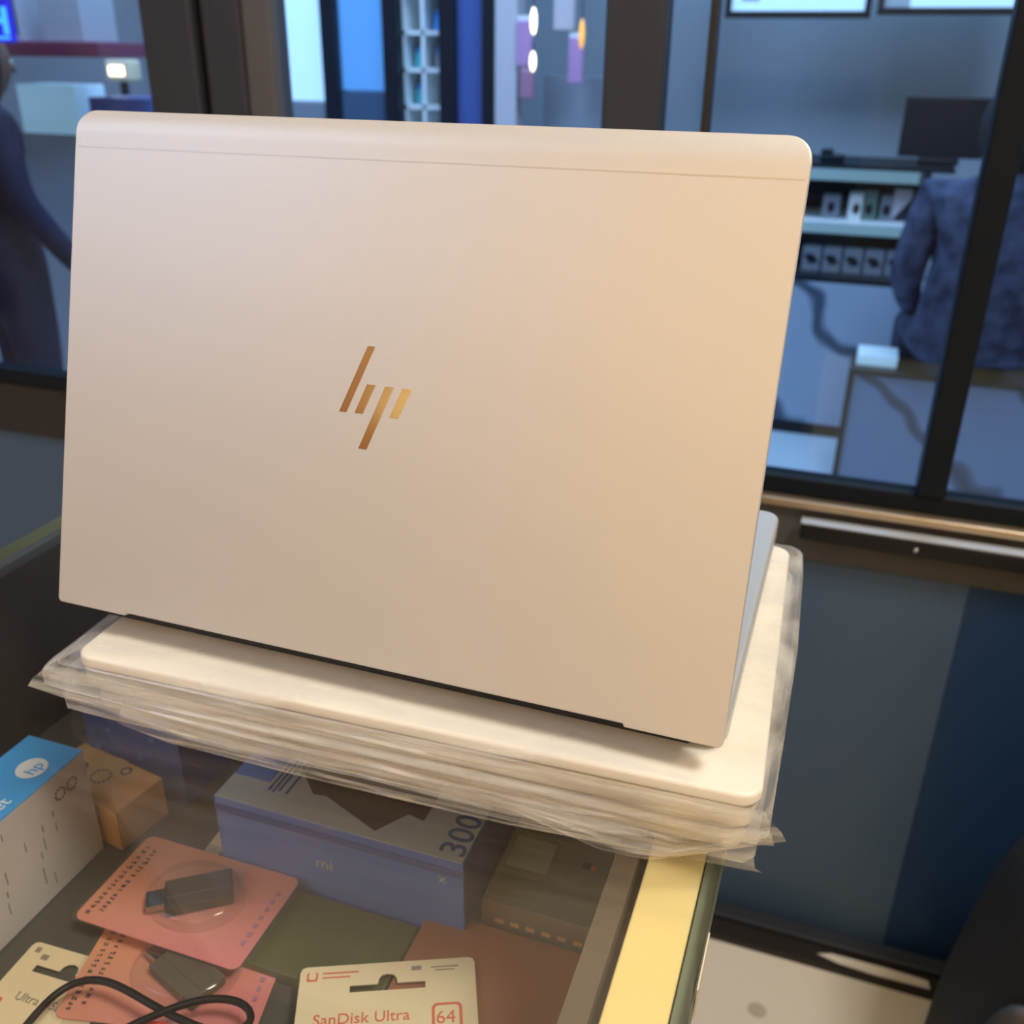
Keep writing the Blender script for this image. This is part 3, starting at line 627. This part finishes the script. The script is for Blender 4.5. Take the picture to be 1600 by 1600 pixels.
# bright framed showcases above
t = thing('lit_showcase', 'bright white backlit showcase in a black frame, upper left of two', 'showcase', (-.31, 3.85, 1.35), 0, 'backlit showcases')
boxes('frame', [(-.262, .22, -.02, .02, 0, .022), (-.262, -.242, -.02, .02, .022, .5), (.200, .22, -.02, .02, .022, .5), (-.262, .22, -.02, .02, .5, .52)], 'blackgloss', t, .002)
box('lit_panel', (-.242, .20, 0, .01, .022, .5), 'lit', t)
box('grey_insert', (-.21, -.15, -.006, -.001, .055, .5), 'wallblue', t)
t = thing('lit_showcase', 'bright white backlit showcase in a black frame, nearer the dark window post', 'showcase', (.13, 3.85, 1.36), 0, 'backlit showcases')
boxes('frame', [(-.20, .27, -.02, .02, 0, .022), (-.20, -.18, -.02, .02, .022, .5), (.245, .27, -.02, .02, .022, .5), (-.20, .27, -.02, .02, .5, .52)], 'blackgloss', t, .002)
box('lit_panel', (-.18, .245, 0, .01, .022, .5), 'lit', t)
box('grey_insert', (-.18, -.10, -.006, -.001, .022, .5), 'wallblue', t)

# ------------------------------------------------------------------ across the corridor, left
def simple(name, label, cat, r, m, group=None, bevel=.003):
    x0, x1, y0, y1, z0, z1 = r
    o = box(name, (x0-(x0+x1)/2, (x1-x0)/2, y0-y0, y1-y0, 0, z1-z0), m, None, bevel); o.location = ((x0+x1)/2, y0, z0); return tag(o, label, cat, group)
def post(x0, x1, n): return tag(box('trim_%d' % n, (x0, x1, 3.43, 3.50, -.005, 2.6), 'blackgloss'), **S)
simple('light_panel', 'tall glowing white panel between the brown window post and dark post', 'light panel', (-2.20, -1.945, 3.46, 3.50, 1.06, 2.4), 'lit')
simple('cabinet', 'grey cabinet below the glowing white panel across the corridor', 'cabinet', (-2.20, -1.945, 3.44, 3.8, -.005, 1.055), 'greybox')
post(-1.945, -1.885, 2); post(-1.70, -1.643, 3); post(-1.485, -1.43, 4); post(-1.325, -1.272, 5)
simple('light_panel', 'tall glowing blue panel between two dark posts', 'light panel', (-1.885, -1.70, 3.46, 3.50, 1.10, 2.4), 'lit2')
simple('cabinet', 'dark cabinet below the glowing blue panel across the corridor', 'cabinet', (-1.885, -1.70, 3.45, 3.8, -.005, 1.095), 'panel_a')
t = thing('shelf_unit', 'white open shelf unit with cubbies across the corridor', 'shelf unit', (-1.565, 3.62, -.005))
boxes('carcass', [(-.085, .085, 0, .012, .9, 2.2), (-.085, -.07, -.14, 0, .9, 2.2), (.075, .09, -.14, 0, .9, 2.2), (-.008, .006, -.14, 0, .9, 2.2)]+[(-.085, .085, -.14, 0, z, z+.014) for z in (.92, 1.048, 1.17, 1.29, 1.41, 1.6)], 'white_shelf', t)
box('base_cabinet', (-.09, .09, -.15, .012, 0, .9), 'greybox', t)
box('back_panel', (-.085, -.002, .012, .018, .9, 2.2), 'led', t); box('back_panel', (0, .09, .012, .018, .9, 2.2), 'panel_a', t)  # left back glows by added emission, no lamp in the cubbies
for i, (x, z, m, lb) in enumerate(((-.038, 1.184, 'teal', 'teal jar in a cubby of the white shelf unit'), (-.038, 1.064, 'teal', 'teal jar in the cubby below the other jar'), (.040, 1.184, 'greybox', 'grey jar in the right cubby of the white shelf unit'), (.040, 1.304, 'blueitem', 'blue jar in the upper right cubby of the white shelf'))):
    t = thing('jar', lb, 'jar', (-1.565+x, 3.54, z-.0035), 0, 'jars in the white shelf unit')
    bm = bmesh.new(); bmesh.ops.create_cone(bm, cap_ends=True, segments=20, radius1=.022, radius2=.020, depth=.05); bmesh.ops.translate(bm, verts=bm.verts, vec=(0, 0, .025)); fin('jar_body', bm, m, t, smooth=False, bevel=.004)
    bm = bmesh.new(); bmesh.ops.create_cone(bm, cap_ends=True, segments=20, radius1=.018, radius2=.018, depth=.014); bmesh.ops.translate(bm, verts=bm.verts, vec=(0, 0, .0575)); fin('lid', bm, 'blueitem', t, bevel=.003)
simple('wall_panel', 'dark blue panel between two dark posts, right of the shelf unit', 'panel', (-1.43, -1.325, 3.46, 3.50, -.005, 2.4), 'navybox')
tag(box('trim_6', (-1.272, -1.195, 3.42, 3.50, -.005, 2.6), 'column'), **S)
simple('glass_cabinet', 'pale grey cabinet body below the hanging lilac packets', 'cabinet', (-1.12, -.90, 3.50, 3.8, -.005, 1.16), 'greybox')
pk = [(-1.165, 1.19, .055, .14, 'lilac', 'wide lilac packet hanging left of the round lamps'), (-1.155, 1.09, .05, .09, 'mauve', 'mauve packet hanging below the wide lilac packet'), (-.985, 1.14, .05, .14, 'lilac', 'lilac packet hanging beneath the orange lantern'), (-1.03, 1.30, .07, .12, 'column', 'pale grey packet hanging high behind the round lamps')]
for x, z, w_, h_, m, lb in pk:
    t = thing('hanging_packet', lb, 'packet', (x, 3.42, z), 0, 'packets hanging across the corridor')
    box('pouch', (-w_/2, w_/2, -.012, .012, 0, h_), m, t, .005); box('header', (-w_/2, w_/2, -.003, .003, h_, h_+.014), 'white_shelf', t)
tube('hanging_rail', [(-1.19, 3.42, 1.6), (-1.1, 3.42, 1.6), (-1.0, 3.42, 1.6), (-.9, 3.42, 1.6)], .006, 'alu'); tag(bpy.data.objects['hanging_rail'], 'thin rail above the hanging packets across the corridor', 'rail')
def lantern(x, y, z, h, m, lb, grp, n_=0):
    t = thing('hanging_lamp', lb, 'lamp', (x, y, z), 0, grp)
    bm = bmesh.new(); n = 14; pr = [(.002, 0), (.007, .012), (.009, h*.4), (.008, h*.75), (.003, h)]
    rg = [[bm.verts.new((r*math.cos(2*PI*i/n), r*math.sin(2*PI*i/n), zz)) for i in range(n)] for r, zz in pr]
    for p, q in zip(rg, rg[1:]):
        for i in range(n): bm.faces.new((p[i], p[(i+1) % n], q[(i+1) % n], q[i]))
    bm.faces.new(rg[0][::-1]); bm.faces.new(rg[-1]); fin('shade', bm, m, t, smooth=True)
    box('cord', (-.0015, .0015, -.0015, .0015, h, h+(1.4 if n_ else .03)), 'blackgloss', t)
lantern(-1.08, 3.25, 1.285, .075, 'lamp', 'upper bright lamp of the pair hanging left of the brown post', 'bright hanging lamps', 1)
lantern(-1.08, 3.25, 1.178, .058, 'lamp', 'lower bright lamp of the pair hanging left of the brown post', 'bright hanging lamps')
lantern(-.700, 3.25, 1.205, .052, 'lamp', 'upper bright lamp of the pair hanging right of the brown post', 'bright hanging lamps', 1)
lantern(-.702, 3.25, 1.125, .045, 'lamp', 'lower bright lamp of the pair hanging right of the brown post', 'bright hanging lamps')
lantern(-.935, 3.30, 1.245, .085, 'orange', 'orange glowing lantern beside the brown window post', 'orange lantern', 1)

# far left
t = thing('neon_sign', 'glowing blue neon sign with letter H at the top left', 'sign', (-2.16, 2.20, 1.24))
slab_o = box('sign_box', (-.06, .012, 0, .02, 0, .13), 'neonback', t, .006)
text('sign_letter', 'H', .085, T(-.052, -.002, .022, 0, PI/2), 'neon', t, ext=.002, bold=.003)
box('sign_tube', (-.055, .006, -.004, -.001, .008, .014), 'neon', t); box('bracket', (-.03, -.024, .02, .06, .02, 1.2), 'blackgloss', t)
simple('shelf_board', 'maroon shelf board at the upper left across the corridor', 'shelf board', (-3.2, -2.18, 2.55, 2.8, 1.205, 1.245), 'maroon')
for x0, x1, lb in ((-2.62, -2.50, 'left pale carton on the maroon shelf board'), (-2.42, -2.27, 'right pale blue carton on the maroon shelf board')):
    b = simple('carton', lb, 'carton', (x0, x1, 2.6, 2.75, 1.2455, 1.45), 'wallblue', 'cartons on the maroon shelf board')
simple('cabinet', 'blue cabinet wall left of the brown window post', 'cabinet', (-3.05, -2.45, 3.9, 4.1, -.005, 1.9), 'wallblue')
simple('counter_block', 'pale blue-grey counter block behind the navy clothed person', 'counter', (-2.75, -2.10, 2.72, 3.0, -.005, .97), 'wallblue')
simple('carton', 'blue carton on the pale counter block at the left', 'carton', (-2.45, -2.20, 2.78, 2.95, .9705, 1.085), 'bluebox')
simple('paper_stack', 'bright pale cyan stack on the counter block beside the navy person', 'paper stack', (-2.72, -2.48, 2.76, 2.9, .9705, 1.12), 'led')  # emission added to the stack for its bright look
t = thing('table_lamp', 'small warm lamp glowing at the upper left across the corridor', 'lamp', (-2.52, 3.05, -.005))
box('pole', (-.01, .01, -.01, .01, 0, 1.13), 'blackgloss', t); box('lamp_shade', (-.05, .06, -.03, .03, 1.13, 1.20), 'cream', t, .01); box('bulb', (-.03, .03, -.033, -.0305, 1.15, 1.18), 'lamp', t)

# ------------------------------------------------------------------ people
def figure(name, label, loc, rz, J, E, m_body, head, heads, legs_m):
    t = thing(name, label, 'person', loc, rz)
    me = bpy.data.meshes.new('body'); me.from_pydata([j[:3] for j in J], E, []); o = bpy.data.objects.new('body', me); C.objects.link(o); o.parent = t
    me.materials.append(M_[m_body]); sk = o.modifiers.new('skin', 'SKIN'); sk.use_smooth_shade = True
    for v, j in zip(me.skin_vertices[0].data, J): v.radius = (j[3], j[4])
    me.skin_vertices[0].data[0].use_root = True
    o.modifiers.new('sub', 'SUBSURF').levels = 2; o.modifiers['sub'].render_levels = 2
    hx, hy, hz, hr = head
    bm = bmesh.new(); bmesh.ops.create_uvsphere(bm, u_segments=24, v_segments=18, radius=1)
    for v in bm.verts:
        c = v.co; k = 1-.18*max(0, -c.z)
        v.co = Vector((c.x*hr*.78*k, c.y*hr*.95*k, c.z*hr*1.2))
        if c.y < -.2 and False: pass
    h = fin('head', bm, 'skin', t, smooth=True); h.location = (hx, hy, hz)
    # face: nose, eyes, mouth, ears
    bm = bmesh.new(); bmesh.ops.create_cone(bm, cap_ends=True, segments=8, radius1=hr*.16, radius2=hr*.06, depth=hr*.32); f = fin('nose', bm, 'skin', h, smooth=True); f.location = (0, hr*.92, -hr*.12)
    for s in (-1, 1):
        bm = bmesh.new(); bmesh.ops.create_uvsphere(bm, u_segments=10, v_segments=8, radius=hr*.10); f = fin('eye', bm, 'white', h, smooth=True); f.location = (s*hr*.28, hr*.82, 0.05*hr)
        bm = bmesh.new(); bmesh.ops.create_uvsphere(bm, u_segments=10, v_segments=8, radius=hr*.2); f = fin('ear', bm, 'skin', h, smooth=True); f.location = (s*hr*.76, 0, 0); f.scale = (.4, .7, 1.1)
    bm = bmesh.new(); bmesh.ops.create_uvsphere(bm, u_segments=24, v_segments=18, radius=1)
    for v in list(bm.verts):
        c = v.co; v.co = Vector((c.x*hr*.90, c.y*hr*1.05-.010, c.z*hr*1.28))
    bmesh.ops.delete(bm, geom=[v for v in bm.verts if v.co.y > hr*.45 and v.co.z < hr*.75], context='VERTS')
    f = fin('head_covering' if heads else 'hair', bm, 'headcloth', h, smooth=True); f.modifiers.new('s', 'SOLIDIFY').thickness = .008
    return t
# seated on the bench, back towards the window, facing +y
J = [(0, 0, .10, .15, .13), (0, .03, .28, .145, .11), (0, .05, .44, .165, .105), (0, .055, .50, .10, .08), (0, .06, .555, .045, .045),
     (.17, .05, .47, .06, .06), (.205, .06, .25, .05, .05), (.16, .22, .14, .036, .036), (.13, .28, .13, .03, .02),
     (-.17, .05, .47, .06, .06), (-.205, .06, .25, .05, .05), (-.16, .22, .14, .036, .036), (-.13, .28, .13, .03, .02),
     (.10, .05, .075, .085, .075), (.12, .34, .07, .065, .06), (.12, .35, -.30, .045, .045), (.12, .41, -.345, .04, .03),
     (-.10, .05, .075, .085, .075), (-.12, .34, .07, .065, .06), (-.12, .35, -.30, .045, .045), (-.12, .41, -.345, .04, .03)]
E_ = [(0,1),(1,2),(2,3),(3,4),(2,5),(5,6),(6,7),(7,8),(2,9),(9,10),(10,11),(11,12),(0,13),(13,14),(14,15),(15,16),(0,17),(17,18),(18,19),(19,20)]
figure('person', 'person in blue patterned clothes seated on the bench behind the dark window post', (.34, 2.95, .425), math.radians(5), J, E_, 'floral', (0, .075, .64, .095), True, None)
# standing, leaning person in navy at the far left
J2 = [(0, 0, .78, .13, .12), (0, .0, .92, .125, .10), (0, .01, 1.03, .15, .10), (0, .01, 1.09, .08, .07), (0, .02, 1.13, .042, .042),
      (.15, .01, 1.05, .055, .055), (.19, .02, .86, .045, .045), (.22, .12, .70, .034, .034), (.225, .17, .64, .03, .018),
      (-.15, .01, 1.05, .055, .055), (-.19, .02, .86, .045, .045), (-.20, .10, .70, .034, .034), (-.20, .14, .64, .03, .018),
      (.085, 0, .70, .10, .10), (.09, .02, .40, .07, .07), (.09, -.01, .075, .05, .05), (.09, .10, .045, .045, .035),
      (-.085, 0, .70, .10, .10), (-.09, .02, .40, .07, .07), (-.09, -.01, .075, .05, .05), (-.09, .10, .045, .045, .035)]
figure('person', 'person in navy clothes standing at the far left beyond the window', (-2.38, 2.25, -.012), math.radians(-30), J2, E_, 'navycloth', (0, .04, 1.20, .085), False, None)
